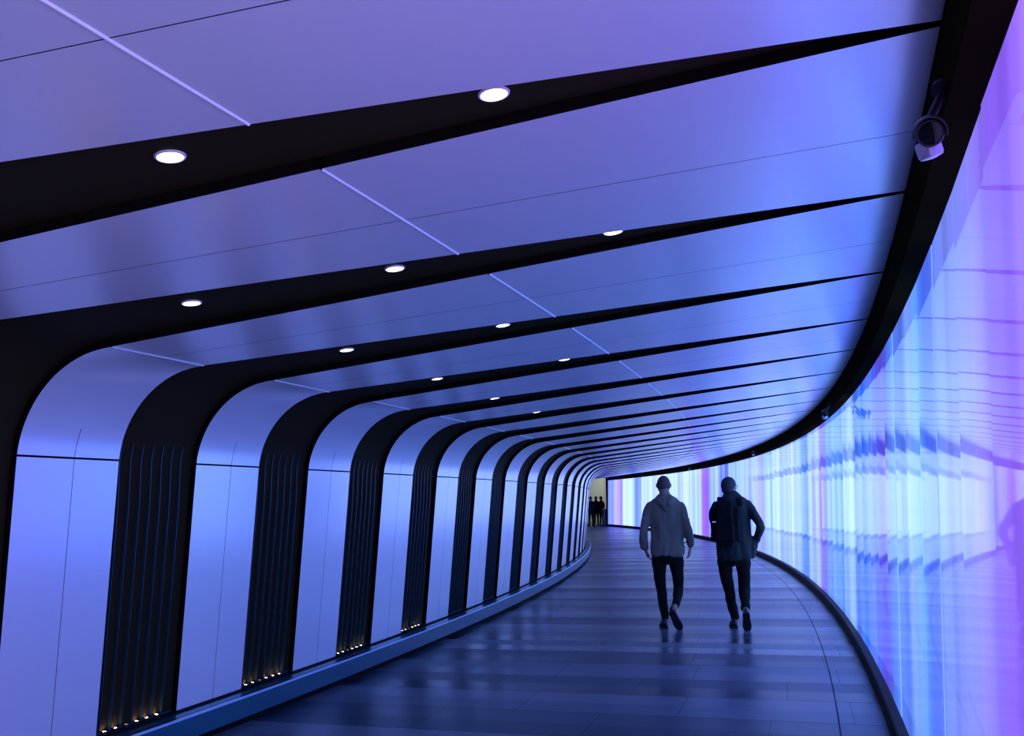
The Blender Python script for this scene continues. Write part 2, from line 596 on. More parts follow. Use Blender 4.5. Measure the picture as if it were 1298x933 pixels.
# ------------------------------------------------------------------ kerb and fascia of the light wall
bm = bmesh.new()
sweep(bm, [(108.75, -0.002), (108.755, 0.112), (108.763, 0.121), (108.85, 0.123), (108.95, 0.123), (108.95, -0.002)], TH0, TH1, 300)
br = obj('baseboard_right', bm, M_KERB)
struct(br, 'black kerb at the foot of the light wall')
bm = bmesh.new()
sweep(bm, [(108.802, 2.95), (108.802, 2.628), (108.806, 2.618), (108.90, 2.606), (108.97, 2.606), (108.97, 2.95)], TH0, TH1, 300)
tr = obj('trim_1', bm, M_FASCIA)
struct(tr, 'black fascia over the light wall')

# ------------------------------------------------------------------ the light wall: flat glass panels set on the curve
lw = thing('light_wall', 'long curved wall of glowing blue, violet and white glass panels on the right', 'light wall', P3(108.9, 0.0, 0.0))
LWI = Matrix.Translation(-Vector(lw.location))
PW = 0.80
s = 3.69 - PW * 16
ip = 0
rnd = random.Random(11)
while s < 57.3:
    a, b2 = s + 0.0022, min(s + PW, 57.42) - 0.0022
    ta, tb = THCAM + a / 108.895, THCAM + b2 / 108.895
    bm = bmesh.new()
    jit = [rnd.uniform(-1, 1) * 0.0012 for _ in range(2)]
    if abs(s - 2.09) < 0.05:
        jit = [0.0043, -0.0043]          # this pane sits a touch askew
    rows, uvs = [], []
    NZ = 12
    wob = rnd.uniform(0, 6)
    for i in range(NZ + 1):
        f = i / NZ
        r = RLB + (RLT - RLB) * f; z = ZLB + (ZLT - ZLB) * f
        row, uvr = [], []
        pa, pb = P3(r + jit[0], ta, z), P3(r + jit[1], tb, z)
        for j in range(5):
            q = pa.lerp(pb, j / 4)
            row.append(LWI @ q)
            uvr.append((((a + (b2 - a) * j / 4) - S0) / (S1 - S0), f))
        rows.append(row); uvs.append(uvr)
    grid(bm, rows, uvs)
    # thickness
    outv = Vector((cos((ta + tb) / 2), sin((ta + tb) / 2), 0)) * 0.022
    bo = [[p for p in rows[0]], [p + outv for p in rows[0]]]
    grid(bm, bo, [uvs[0], uvs[0]])
    grid(bm, [[p for p in rows[-1]], [p + outv for p in rows[-1]]], [uvs[-1], uvs[-1]])
    for jj in (0, -1):
        grid(bm, [[r[jj] for r in rows], [r[jj] + outv for r in rows]], [[u[jj] for u in uvs]] * 2)
    bmesh.ops.remove_doubles(bm, verts=bm.verts[:], dist=1e-5)
    obj('glass_panel', bm, M_LED, lw)
    s += PW
    ip += 1
bm = bmesh.new()
sweep(bm, [(108.925, 0.05), (108.935, 2.75)], TH0, TH1, 200)
wr = obj('wall_right', bm, M_GAP)
struct(wr, 'dark backing of the light wall')
# black end post
bm = bmesh.new()
tm = TH1 + 0.0006
box(bm, P3(108.90, tm, 1.42), (0.24, 0.10, 2.84), Matrix.Rotation(tm, 3, 'Z'))
ep = obj('trim_2', bm, M_KERB)
struct(ep, 'black end post of the light wall')
# ------------------------------------------------------------------ downlights in the ribs
M_LENS = simple('warm_white_lamp_lens', (0.9, 0.88, 0.85), rough=0.4, emis=(1.0, 0.93, 0.88), estr=4.5)
M_RING = simple('satin_white_trim_ring', (0.75, 0.75, 0.76), rough=0.35)
def inward(s, th):
    q, nn = at_s(s)
    return Vector((-nn.x * cos(th), -nn.x * sin(th), -nn.y)).normalized()
def downlight_parts(root):
    bm = bmesh.new()
    lathe(bm, [(0.0395, 0.0003), (0.0395, 0.005), (0.0405, 0.006), (0.046, 0.004), (0.0475, 0.0003)], 40, cap=False)
    obj('trim_ring', bm, M_RING, root, smooth=40)
    bm = bmesh.new()
    lathe(bm, [(0.0005, 0.0025), (0.030, 0.0022), (0.0392, 0.0015), (0.0392, 0.0004), (0.0005, 0.0004)], 40)
    obj('lens', bm, M_LENS, root, smooth=40)
DLS = [(-1, 106.612, 'round downlight in the nearest black ceiling rib, left one of its two'),
       (-1, 107.585, 'largest round downlight, in the nearest black ceiling rib, right one of two'),
       (0, 105.669, 'round downlight in the second black ceiling rib, leftmost of its three'),
       (0, 106.614, 'round downlight in the second black ceiling rib, middle of its three'),
       (0, 107.582, 'round downlight in the second black ceiling rib, rightmost of its three'),
       (1, 105.663, 'small downlight in the third black ceiling rib, left one of its two'),
       (1, 106.611, 'small downlight in the third black ceiling rib, right one of its two'),
       (2, 105.650, 'small downlight in the fourth black ceiling rib, left one of its two'),
       (2, 106.605, 'small downlight in the fourth black ceiling rib, right one of its two'),
       (3, 105.630, 'tiny single downlight in the fifth black ceiling rib'),
       (4, 105.640, 'farthest tiny downlight, alone in the sixth black ceiling rib')]
dl0 = None
for k, R, lab in DLS:
    s = s_at_r(R)
    th = interp(s, KS, KC) + k * DTH - 0.012 / 106
    n_in = inward(s, th)
    q, nn = at_s(s)
    pos = P3(R, th, zceil(R)) - n_in * (PT - 0.0005)
    if dl0 is None:
        dl0 = thing('downlight', lab, 'downlight', group='downlights in the ceiling ribs')
        downlight_parts(dl0)
        d = dl0
    else:
        d = dup(dl0, lab)
    d.matrix_world = Matrix.Translation(pos) @ frame_from(n_in, Vector((1, 0, 0))).to_4x4()

# ------------------------------------------------------------------ little uplights at the foot of the ribs
M_UP = simple('warm_uplight_lens', (0.9, 0.7, 0.5), rough=0.4, emis=(1.0, 0.58, 0.40), estr=60.0)
M_UPD = simple('dim_uplight_lens', (0.5, 0.4, 0.3), rough=0.4, emis=(1.0, 0.66, 0.45), estr=1.6)
def uplight_parts(root, m):
    bm = bmesh.new()
    lathe(bm, [(0.0125, 0.0), (0.0125, 0.016), (0.0100, 0.018), (0.0100, 0.010)], 20)
    obj('housing', bm, M_BLACK, root, smooth=40)
    bm = bmesh.new()
    lathe(bm, [(0.0005, 0.0165), (0.0097, 0.0165), (0.0097, 0.012), (0.0005, 0.012)], 20)
    obj('lens', bm, m, root, smooth=40)
NTH = ['nearest', 'second', 'third', 'fourth', 'fifth', 'farthest']
LEG = {1: 'first full black wall leg', 2: 'second full black wall leg', 3: 'third full black wall leg', 4: 'fourth full black wall leg'}
up = {}
for k in (1, 2, 3, 4):
    for i in range(6):
        dim = (i == 2)
        a, b2 = rib_edges(0.02, k)
        th = a + (b2 - a) * (FINF[i] + 0.064)
        lab = '%s uplight at the foot of the %s' % (('dim ' if dim else 'warm ') + NTH[i], LEG[k])
        if dim not in up:
            u = thing('uplight', lab, 'uplight', group='uplights at the feet of the black ribs')
            uplight_parts(u, M_UPD if dim else M_UP)
            up[dim] = u
        else:
            u = dup(up[dim], lab)
        u.location = P3(RB - 0.022, th, 0.206)
        u.rotation_euler = (0, 0, th)

# ------------------------------------------------------------------ security cameras under the fascia
def ray_dir(px, py):
    Xi, Yi = px - 649.0, py - 513.88639
    c, s = cos(-0.0203529), sin(-0.0203529)
    X = c * Xi + s * Yi; Y = -s * Xi + c * Yi
    f = 1244.0198; p = 0.0970107
    return Vector((X / f, cos(p) + Y / f * sin(p), sin(p) - Y / f * cos(p)))
def cctv_parts(root, arm):
    # local +z: where it looks; local +y: up
    bm = bmesh.new()
    lathe(bm, [(0.030, -0.10), (0.036, -0.09), (0.036, 0.045), (0.034, 0.05), (0.031, 0.05), (0.030, 0.044)], 32)
    obj('barrel', bm, M_BLACK, root, smooth=40)
    bm = bmesh.new()
    lathe(bm, [(0.0005, 0.046), (0.015, 0.046), (0.029, 0.0445)], 32)
    obj('lens', bm, simple_gl, root, smooth=40)
    bm = bmesh.new()          # sun hood: a bent sheet over the barrel
    rows_o, rows_i = [], []
    for z in (-0.085, 0.0, 0.085):
        rows_o.append([Vector((0.044 * cos(a), 0.044 * sin(a), z)) for a in [math.radians(-15 + 210 * j / 18) for j in range(19)]])
        rows_i.append([Vector((0.0405 * cos(a), 0.0405 * sin(a), z)) for a in [math.radians(-15 + 210 * j / 18) for j in range(19)]])
    grid(bm, rows_o); grid(bm, rows_i)
    for a in (0, -1):
        grid(bm, [rows_o[a], rows_i[a]])
        grid(bm, [[r[a] for r in rows_o], [r[a] for r in rows_i]])
    bmesh.ops.remove_doubles(bm, verts=bm.verts[:], dist=1e-5)
    obj('hood', bm, M_BLACK, root, smooth=40)
    bm = bmesh.new()          # joint and arm to the fascia
    a0, a1 = Vector((0, 0.03, -0.05)), Vector(arm)
    d = a1 - a0
    fr = Matrix.Translation(a0) @ frame_from(d, Vector((0, 0.3, 1))).to_4x4()
    lathe(bm, [(0.012, 0.0), (0.012, d.length - 0.012), (0.034, d.length - 0.012), (0.034, d.length)], 20, fr)
    obj('wall_arm', bm, M_BLACK, root, smooth=40)
    bm = bmesh.new()          # pale junction housing hung under the barrel
    fr = Matrix.Translation(Vector((-0.008, -0.032, -0.03))) @ Matrix.Rotation(math.radians(82), 4, 'X') @ Matrix.Rotation(math.radians(14), 4, 'Y')
    lathe(bm, [(0.020, -0.012), (0.031, -0.008), (0.033, 0.0), (0.033, 0.028), (0.029, 0.036), (0.012, 0.040), (0.0005, 0.041)], 28, fr)
    obj('junction_housing', bm, M_GREY, root, smooth=40)
simple_gl = simple('dark_lens_glass', (0.004, 0.004, 0.006), rough=0.05, spec=0.4)
CC = [(1179, 168, 2.62, 'large black security camera with a hood, close under the upper right fascia', (0, 0)),
      (1046, 524, None, 'black security camera on the fascia where the light wall bends', (0, 0)),
      (955, 574, None, 'small black security camera on the fascia above the second man', (0, 0)),
      (874, 594, None, 'tiny far security camera on the fascia above the first man', (0, 0))]
for px, py, t, lab, _ in CC:
    d = ray_dir(px, py)
    if t is None:
        # walk along the ray to just short of the fascia
        t = 2.0
        while t < 60:
            q = Vector((0, 0, EYE)) + d * t
            if math.hypot(q.x - CX, q.y - CY) > 108.715:
                break
            t += 0.02
    q = Vector((0, 0, EYE)) + d * t
    th = math.atan2(q.y - CY, q.x - CX)
    rad = math.hypot(q.x - CX, q.y - CY)
    look = (Vector((0, 0, EYE)) - q).normalized()
    look = (look + Vector((0, 0, -0.05))).normalized()
    fr = frame_from(look)        # x = up x look, y = up
    M = Matrix.Translation(q) @ fr.to_4x4()
    # arm foot: on the fascia (or the ceiling's edge above it)
    foot = P3(108.802, th + 0.10 / 108, max(2.66, q.z + 0.06))
    c = thing('security_camera', lab, 'security camera', group='security cameras along the fascia')
    c.matrix_world = M
    cctv_parts(c, M.inverted() @ foot)

# ------------------------------------------------------------------ the hall at the far end
M_WALLB = simple('cream_far_wall', (0.60, 0.62, 0.55), rough=0.8, noise_amt=0.06, noise_scale=0.8)
bm = bmesh.new()
box(bm, (7.0, 66.0, 2.2), (16, 0.2, 4.4))
wb = obj('wall_back', bm, M_WALLB)
struct(wb, 'cream wall of the hall beyond the tunnel')
bm = bmesh.new()
box(bm, (6.32, 65.88, 2.2), (0.5, 0.06, 4.4))
pl = obj('trim_3', bm, simple('pinkish_column', (0.62, 0.48, 0.42), rough=0.8))
struct(pl, 'pinkish pilaster on the far wall')
la = bpy.data.lights.new('hall_lamp', 'AREA')
la.energy = 75; la.size = 2.5; la.color = (0.92, 1.0, 0.95)
lo = bpy.data.objects.new('hall_lamp', la)
COL.objects.link(lo)
lo.location = (6.6, 63.0, 3.6)
lo.rotation_euler = (math.radians(38), 0, 0)
# dark counter beside the end of the light wall
ct = thing('counter', 'dark low counter standing beside the far end of the light wall', 'counter', (5.33, 57.0, 0))
bm = bmesh.new()
box(bm, (0, 0, 0.50), (0.46, 0.6, 0.92)); box(bm, (0, 0, 0.02), (0.42, 0.56, 0.04))
bmesh.ops.bevel(bm, geom=bm.edges[:], offset=0.01, segments=2, affect='EDGES')
obj('cabinet', bm, M_BLACK, ct)
bm = bmesh.new()
box(bm, (0, 0, 0.98), (0.54, 0.68, 0.035))
bmesh.ops.bevel(bm, geom=bm.edges[:], offset=0.006, segments=2, affect='EDGES')
obj('worktop', bm, simple('grey_worktop', (0.3, 0.3, 0.3), rough=0.4), ct)

# ------------------------------------------------------------------ people
def limb(bm, pts, rads, n=18, side=Vector((1, 0, 0)), capn=3):
    """elliptical tube through pts; rads = (across, depth) at each point."""
    pts = [Vector(p) for p in pts]
    rads = [(r, r) if isinstance(r, (int, float)) else r for r in rads]
    rows = []
    m = len(pts)
    for i in range(m):
        d = (pts[min(i + 1, m - 1)] - pts[max(i - 1, 0)]).normalized()
        sx = side - d * side.dot(d)
        if sx.length < 0.05:
            sx = Vector((0, 1, 0)) - d * d.y
        sx.normalize()
        sy = d.cross(sx)
        def ring(c, k):
            return [c + sx * (rads[i][0] * k * cos(2 * PI * j / n)) + sy * (rads[i][1] * k * sin(2 * PI * j / n)) for j in range(n)]
        h = min(rads[i]) * 0.7
        if i == 0:
            for q in range(capn, 0, -1):
                a = PI / 2 * q / (capn + .3)
                rows.append(ring(pts[i] - d * h * sin(a), cos(a)))
        rows.append(ring(pts[i], 1))
        if i == m - 1:
            for q in range(1, capn + 1):
                a = PI / 2 * q / (capn + .3)
                rows.append(ring(pts[i] + d * h * sin(a), cos(a)))
    V = grid(bm, rows, close=True)
    bm.faces.new(list(reversed(V[0]))); bm.faces.new(V[-1])

def spline(pts, k=4):
    """Catmull-Rom through tuples of any length."""
    out = []
    P = [pts[0]] + list(pts) + [pts[-1]]
    for i in range(1, len(P) - 2):
        for j in range(k):
            t = j / k
            out.append(tuple(0.5 * ((2 * b) + (-a + c) * t + (2 * a - 5 * b + 4 * c - d) * t * t + (-a + 3 * b - 3 * c + d) * t ** 3)
                             for a, b, c, d in zip(P[i - 1], P[i], P[i + 1], P[i + 2])))
    out.append(tuple(pts[-1]))
    return out
def slimb(bm, st, k=4, **kw):
    """stations (x,y,z,rx,ry), smoothly joined."""
    q = spline(st, k)
    limb(bm, [p[:3] for p in q], [(max(p[3], .002), max(p[4], .002)) for p in q], **kw)

def blob(bm, c, r, rot=None, seg=20):
    m = Matrix.Translation(Vector(c)) @ (rot.to_4x4() if rot else Matrix.Identity(4)) @ Matrix.Diagonal((r[0], r[1], r[2], 1))
    bmesh.ops.create_uvsphere(bm, u_segments=seg, v_segments=max(8, seg // 2 + 2), radius=1.0, matrix=m)

def solid(name, bm, voxel, mat, parent, smooth=6, fold=0.0, fscale=(9, 9, 4), seed=0.0):
    me0 = bpy.data.meshes.new('tmp')
    bmesh.ops.recalc_face_normals(bm, faces=bm.faces[:])
    bm.to_mesh(me0); bm.free()
    o = bpy.data.objects.new('tmp', me0)
    COL.objects.link(o)
    r = o.modifiers.new('r', 'REMESH'); r.mode = 'VOXEL'; r.voxel_size = voxel
    if smooth:
        sm = o.modifiers.new('s', 'SMOOTH'); sm.iterations = smooth; sm.factor = 0.5
    dg = bpy.context.evaluated_depsgraph_get()
    dg.update()
    me = bpy.data.meshes.new_from_object(o.evaluated_get(dg))
    bpy.data.objects.remove(o); bpy.data.meshes.remove(me0)
    if fold:
        for v in me.vertices:
            c = v.co
            a = noise.noise(Vector((c.x * fscale[0] + seed, c.y * fscale[1], c.z * fscale[2])))
            b = noise.noise(Vector((c.x * 20 + c.z * 7, c.y * 20 + seed, c.z * 15 - c.x * 9)))
            v.co = c + v.normal * (fold * (a * 0.8 + b * 0.28))
    for p in me.polygons:
        p.use_smooth = True
    me.name = name
    return link(name, me, mat, parent)

def hand(bm, wrist, tip, palm_n, curl=0.5, left=True):
    """palm and five fingers; wrist -> tip is the hand's length, palm_n points out of the palm."""
    w = Vector(wrist); d = (Vector(tip) - w); L = d.length; d.normalize()
    pn = Vector(palm_n); pn = (pn - d * pn.dot(d)).normalized()
    sx = d.cross(pn) * (1 if left else -1)     # towards the thumb
    pl = L * 0.50
    limb(bm, [w - d * 0.01, w + d * pl * 0.35, w + d * pl * 0.8, w + d * pl], [(0.026, 0.020), (0.037, 0.016), (0.041, 0.0145), (0.038, 0.012)], n=14, side=sx, capn=2)
    for i, (off, ln) in enumerate(((0.030, 0.44), (0.010, 0.50), (-0.010, 0.47), (-0.029, 0.37))):
        p0 = w + d * (pl * 0.93) + sx * off
        ang = curl * (0.8 + 0.12 * i)
        segs = [0.42, 0.32, 0.26]
        pts = [p0]; dd = d.copy(); cur = p0.copy()
        for j, sg in enumerate(segs):
            a = ang * (0.55 if j == 0 else 0.9)
            dd = (dd * cos(a) + pn * sin(a)).normalized()
            pn2 = pn
            cur = cur + dd * (L * ln * sg)
            pts.append(cur.copy())
        limb(bm, pts, [0.0095, 0.009, 0.0082, 0.007], n=10, side=sx, capn=2)
    p0 = w + d * (pl * 0.30) + sx * 0.030
    t1 = (d * 0.75 + sx * 0.6 + pn * 0.25).normalized()
    t2 = (d * 0.95 + sx * 0.1 + pn * 0.35).normalized()
    limb(bm, [w + d * pl * 0.15 + sx * 0.012, p0, p0 + t1 * 0.034, p0 + t1 * 0.034 + t2 * 0.030], [0.014, 0.0125, 0.0105, 0.0085], n=10, side=pn, capn=2)

def head(bm, c, turn=0.0, tilt=0.0):
    """c: centre of the skull."""
    R = Matrix.Rotation(turn, 3, 'Z') @ Matrix.Rotation(tilt, 3, 'X')
    c = Vector(c)
    def at(x, y, z):
        return c + R @ Vector((x, y, z))
    blob(bm, at(0, -0.006, 0.012), (0.080, 0.098, 0.101), R)
    blob(bm, at(0, -0.014, -0.004), (0.081, 0.088, 0.080), R)
    blob(bm, at(0, 0.006, -0.034), (0.073, 0.080, 0.080), R)
    blob(bm, at(0, 0.040, -0.078), (0.050, 0.048, 0.042), R)            # jaw
    blob(bm, at(0, 0.074, -0.098), (0.022, 0.018, 0.016), R)            # chin
    limb(bm, [at(0, 0.088, 0.010), at(0, 0.100, -0.012), at(0, 0.110, -0.030)], [0.009, 0.012, 0.015], n=10)   # nose
    for s in (-1, 1):
        blob(bm, at(s * 0.010, 0.098, -0.034), (0.009, 0.010, 0.007), R, 10)
        blob(bm, at(s * 0.030, 0.076, 0.022), (0.024, 0.014, 0.008), R, 12)   # brow
        blob(bm, at(s * 0.030, 0.076, 0.004), (0.013, 0.010, 0.010), R, 12)   # eye
        blob(bm, at(s * 0.040, 0.060, -0.022), (0.022, 0.022, 0.020), R, 12)  # cheek
        blob(bm, at(s * 0.084, -0.006, -0.006), (0.009, 0.018, 0.030), R @ Matrix.Rotation(s * 0.35, 3, 'Z'), 14)  # ear
        blob(bm, at(s * 0.078, 0.000, -0.026), (0.008, 0.010, 0.011), R, 10)
    blob(bm, at(0, 0.088, -0.056), (0.022, 0.011, 0.006), R, 12)        # lips
    blob(bm, at(0, 0.087, -0.066), (0.019, 0.011, 0.006), R, 12)

SHOE = [(0.000, 0.022, 0.030), (0.008, 0.031, 0.045), (0.035, 0.037, 0.050), (0.085, 0.036, 0.050), (0.130, 0.039, 0.040), (0.185, 0.046, 0.030), (0.225, 0.045, 0.026), (0.262, 0.034, 0.020), (0.280, 0.018, 0.014)]
def shoe(parent, heel, toe, upv, m_up, m_sole, label=None):
    h = Vector(heel); f = (Vector(toe) - h); f.normalize()
    u = Vector(upv); u = (u - f * u.dot(f)).normalized()
    x = f.cross(u)
    k = 1.0
    bm = bmesh.new()
    pts = [h + f * (y * k) + u * (0.020 + hh * 0.9) for y, w, hh in SHOE]
    limb(bm, pts, [(w * 0.93, hh) for y, w, hh in SHOE], n=18, side=x, capn=2)
    limb(bm, [h + f * 0.042 + u * 0.05, h + f * 0.040 + u * 0.112], [(0.036, 0.040), (0.035, 0.041)], n=18, side=x, capn=1)
    up_ = solid('shoe', bm, 0.006, m_up, parent, smooth=4)
    bm = bmesh.new()
    lo, hi = [], []
    ol = [(y, w) for y, w, _ in SHOE]
    ring = [(-w, y) for y, w in ol] + [(w, y) for y, w in reversed(ol)]
    for z, e in ((0.0, 0.0), (0.004, 0.004), (0.022, 0.005), (0.028, 0.001)):
        lo.append([h + x * (a + (e if a > 0 else -e)) + f * yy + u * z for a, yy in ring])
    V = grid(bm, lo, close=True)
    bm.faces.new(V[0]); bm.faces.new(V[-1])
    so = obj('sole', bm, m_sole, up_, smooth=40)
    return up_

def person(name, label, cat, loc, rz, P, mats, vox=(0.007, 0.011), group=None):
    root = thing(name, label, cat, loc, rz, group)
    # ---- one continuous body
    bm = bmesh.new()
    head(bm, P['head'], P.get('turn', 0), P.get('tilt', 0))
    hc = Vector(P['head'])
    slimb(bm, [(hc.x, hc.y - 0.02, hc.z - 0.03, .055, .060)] + P['neck'], side=Vector((1, 0, 0)))
    slimb(bm, [(x, y, z, rx * 0.78, ry * 0.78) for x, y, z, rx, ry in P['torso']])
    for sd in ('L', 'R'):
        slimb(bm, [(x, y, z, r * 0.58, r * 0.58) for x, y, z, r in P['arm' + sd]])
        slimb(bm, [(x, y, z, r * 0.72, r * 0.72) for x, y, z, r in P['leg' + sd]])
        w, t, pn, cu = P['hand' + sd]
        aw = P['arm' + sd][-1]
        limb(bm, [aw[:3], w], [(0.032, 0.030), (0.027, 0.022)], n=12, capn=1)
        hand(bm, w, t, pn, cu, left=(sd == 'L'))
        hl, te, uv = P['foot' + sd]
        hl, te, uv = Vector(hl), Vector(te), Vector(uv).normalized()
        f = (te - hl).normalized()
        ank = Vector(P['leg' + sd][-1][:3])
        limb(bm, [ank, hl + f * 0.05 + uv * 0.05, hl + f * 0.12 + uv * 0.045, hl + f * 0.20 + uv * 0.036, hl + f * 0.245 + uv * 0.032], [0.033, (0.028, 0.03), (0.030, 0.022), (0.034, 0.013), (0.024, 0.009)], n=14, capn=2)
    solid('body', bm, vox[0], mats['skin'], root, smooth=5)
    # ---- trousers
    bm = bmesh.new()
    slimb(bm, P['hips'])
    for sd in ('L', 'R'):
        slimb(bm, [(x, y, z, r, r) for x, y, z, r in P['leg' + sd][:-1]] + [(*P['cuff' + sd][:3], P['cuff' + sd][3], P['cuff' + sd][3])], capn=1)
    solid('trousers', bm, vox[1] * 0.9, mats['trousers'], root, smooth=4, fold=0.010, fscale=(6, 6, 11), seed=3.1)
    # ---- jacket
    bm = bmesh.new()
    slimb(bm, P['torso'], capn=1)
    for sd in ('L', 'R'):
        slimb(bm, [(x, y, z, r, r) for x, y, z, r in P['arm' + sd]], capn=1)
    for st in P.get('extra', []):
        slimb(bm, st)
    jk = solid('jacket', bm, vox[1], mats['jacket'], root, smooth=5, fold=0.022, fscale=(13, 9, 2.6), seed=P.get('seed', 0))
    if 'hood' in P:
        bm = bmesh.new()
        for st in P['hood']:
            slimb(bm, st)
        solid('hood', bm, vox[1] * 0.8, mats['jacket'], jk, smooth=4, fold=0.008, fscale=(16, 12, 14), seed=5)
    for sd in ('L', 'R'):
        shoe(root, *P['foot' + sd], mats['shoe'], mats['sole'])
    return root

M_SKIN = simple('skin', (0.42, 0.24, 0.17), rough=0.5, noise_amt=0.08, noise_scale=40)
M_SCALP = M_SKIN
M_OLIVE = simple('grey_olive_cotton', (0.21, 0.19, 0.115), rough=0.75, noise_amt=0.15, noise_scale=60, bump=0.15)
M_NAVY = simple('black_denim', (0.010, 0.009, 0.007), rough=0.85, spec=0.15, noise_amt=0.2, noise_scale=90)
M_DGREEN = simple('dark_green_cloth', (0.018, 0.027, 0.022), rough=0.75, spec=0.3, noise_amt=0.15, noise_scale=60, bump=0.15)
M_SHOE = simple('dark_leather', (0.020, 0.016, 0.014), rough=0.5)
M_SHOE2 = simple('brown_leather', (0.035, 0.018, 0.012), rough=0.5)
M_SOLE = simple('black_rubber', (0.010, 0.010, 0.010), rough=0.8)
M_HAIR = simple('greying_dark_hair', (0.030, 0.028, 0.028), rough=0.7, noise_amt=0.5, noise_scale=120, bump=0.5)
M_STUB = simple('shaved_stubble', (0.12, 0.07, 0.055), rough=0.7, noise_amt=0.3, noise_scale=150)

# man in the hooded jacket (local frame: x to the right, y the way he walks, z up)
MAN1 = dict(
    head=(-0.007, 0.015, 1.705), turn=0.0, tilt=-0.06,
    neck=[(0.0, -0.012, 1.60, .064, .062), (0.005, -0.012, 1.52, .075, .070)],
    torso=[(0.020, 0.0, 0.872, .205, .130), (0.018, 0.0, 0.96, .203, .130), (0.014, 0.005, 1.10, .192, .122), (0.010, 0.0, 1.26, .200, .124),
           (0.005, -0.005, 1.38, .205, .122), (0.003, -0.010, 1.47, .198, .108), (0.001, -0.012, 1.525, .160, .092), (0.0, -0.012, 1.560, .118, .080), (0.0, -0.010, 1.595, .076, .074)],
    armL=[(-0.160, -0.01, 1.462, .062), (-0.202, -0.015, 1.405, .062), (-0.236, -0.03, 1.28, .056), (-0.262, -0.035, 1.16, .053), (-0.270, 0.0, 1.05, .050), (-0.256, 0.04, 0.955, .046)],
    armR=[(0.160, -0.01, 1.462, .062), (0.200, -0.015, 1.405, .062), (0.234, -0.03, 1.28, .056), (0.256, -0.035, 1.17, .052), (0.274, 0.0, 1.06, .048), (0.282, 0.04, 0.985, .043)],
    handL=((-0.243, 0.05, 0.925), (-0.215, 0.085, 0.770), (1, 0.3, 0), 0.75),
    handR=((0.283, 0.05, 0.960), (0.275, 0.090, 0.800), (-1, 0.2, 0), 0.5),
    hips=[(0.01, 0.0, 1.02, .165, .115), (0.01, 0.0, 0.92, .175, .125), (0.012, 0.0, 0.84, .165, .120)],
    legL=[(-0.083, 0.0, 0.90, .098), (-0.092, 0.015, 0.78, .088), (-0.090, 0.04, 0.62, .072), (-0.080, 0.055, 0.47, .060), (-0.066, 0.045, 0.32, .058), (-0.050, 0.045, 0.18, .049), (-0.046, 0.045, 0.10, .043)],
    cuffL=(-0.047, 0.045, 0.115, .047),
    legR=[(0.100, 0.0, 0.90, .098), (0.112, 0.03, 0.77, .088), (0.122, 0.075, 0.61, .072), (0.126, 0.105, 0.47, .062), (0.112, 0.00, 0.385, .058), (0.090, -0.11, 0.315, .050), (0.068, -0.195, 0.262, .043)],
    cuffR=(0.078, -0.150, 0.288, .047),
    footL=((-0.047, -0.005, 0.0), (-0.075, 0.27, 0.0), (0, 0, 1)),
    footR=((0.030, -0.250, 0.225), (0.124, -0.130, 0.012), (0.05, 0.85, 0.5)),
    hood=[[(-0.072, -0.020, 1.545, .036, .030), (-0.066, -0.082, 1.525, .046, .034), (-0.020, -0.125, 1.495, .062, .040), (0.035, -0.125, 1.495, .062, .040), (0.074, -0.082, 1.525, .046, .034), (0.078, -0.020, 1.545, .036, .030)],
          [(-0.055, -0.082, 1.545, .046, .026), (0.005, -0.118, 1.500, .070, .034), (0.012, -0.130, 1.425, .045, .026), (0.013, -0.128, 1.395, .018, .014)],
          [(0.066, -0.080, 1.550, .038, .024), (0.035, -0.132, 1.500, .038, .022), (0.012, -0.146, 1.430, .022, .014)]],
    seed=1.3)
yaw1 = -math.atan2(1.81, 11.87)
m1 = person('person', 'man seen from behind in a pale grey-olive hooded jacket, walking on the left', 'person', (1.815, 11.872, 0), yaw1, MAN1,
            dict(skin=M_SKIN, jacket=M_OLIVE, trousers=M_NAVY, shoe=M_SHOE, sole=M_SOLE))
bm = bmesh.new()
R = Matrix.Rotation(-0.06, 3, 'X')
hc = Vector(MAN1['head'])
blob(bm, hc + R @ Vector((0, -0.0062, 0.0122)), (0.0795, 0.0972, 0.1005), R, 32)
blob(bm, hc + R @ Vector((0, -0.0140, -0.004)), (0.0806, 0.0878, 0.0796), R, 32)
geom = bm.verts[:] + bm.edges[:] + bm.faces[:]
bmesh.ops.bisect_plane(bm, geom=geom, plane_co=hc + Vector((0, 0.03, 0.0)), plane_no=Vector((0, 0.75, -0.55)), clear_outer=True)
hs_ = obj('cropped_hair', bm, M_STUB, m1, smooth=True)

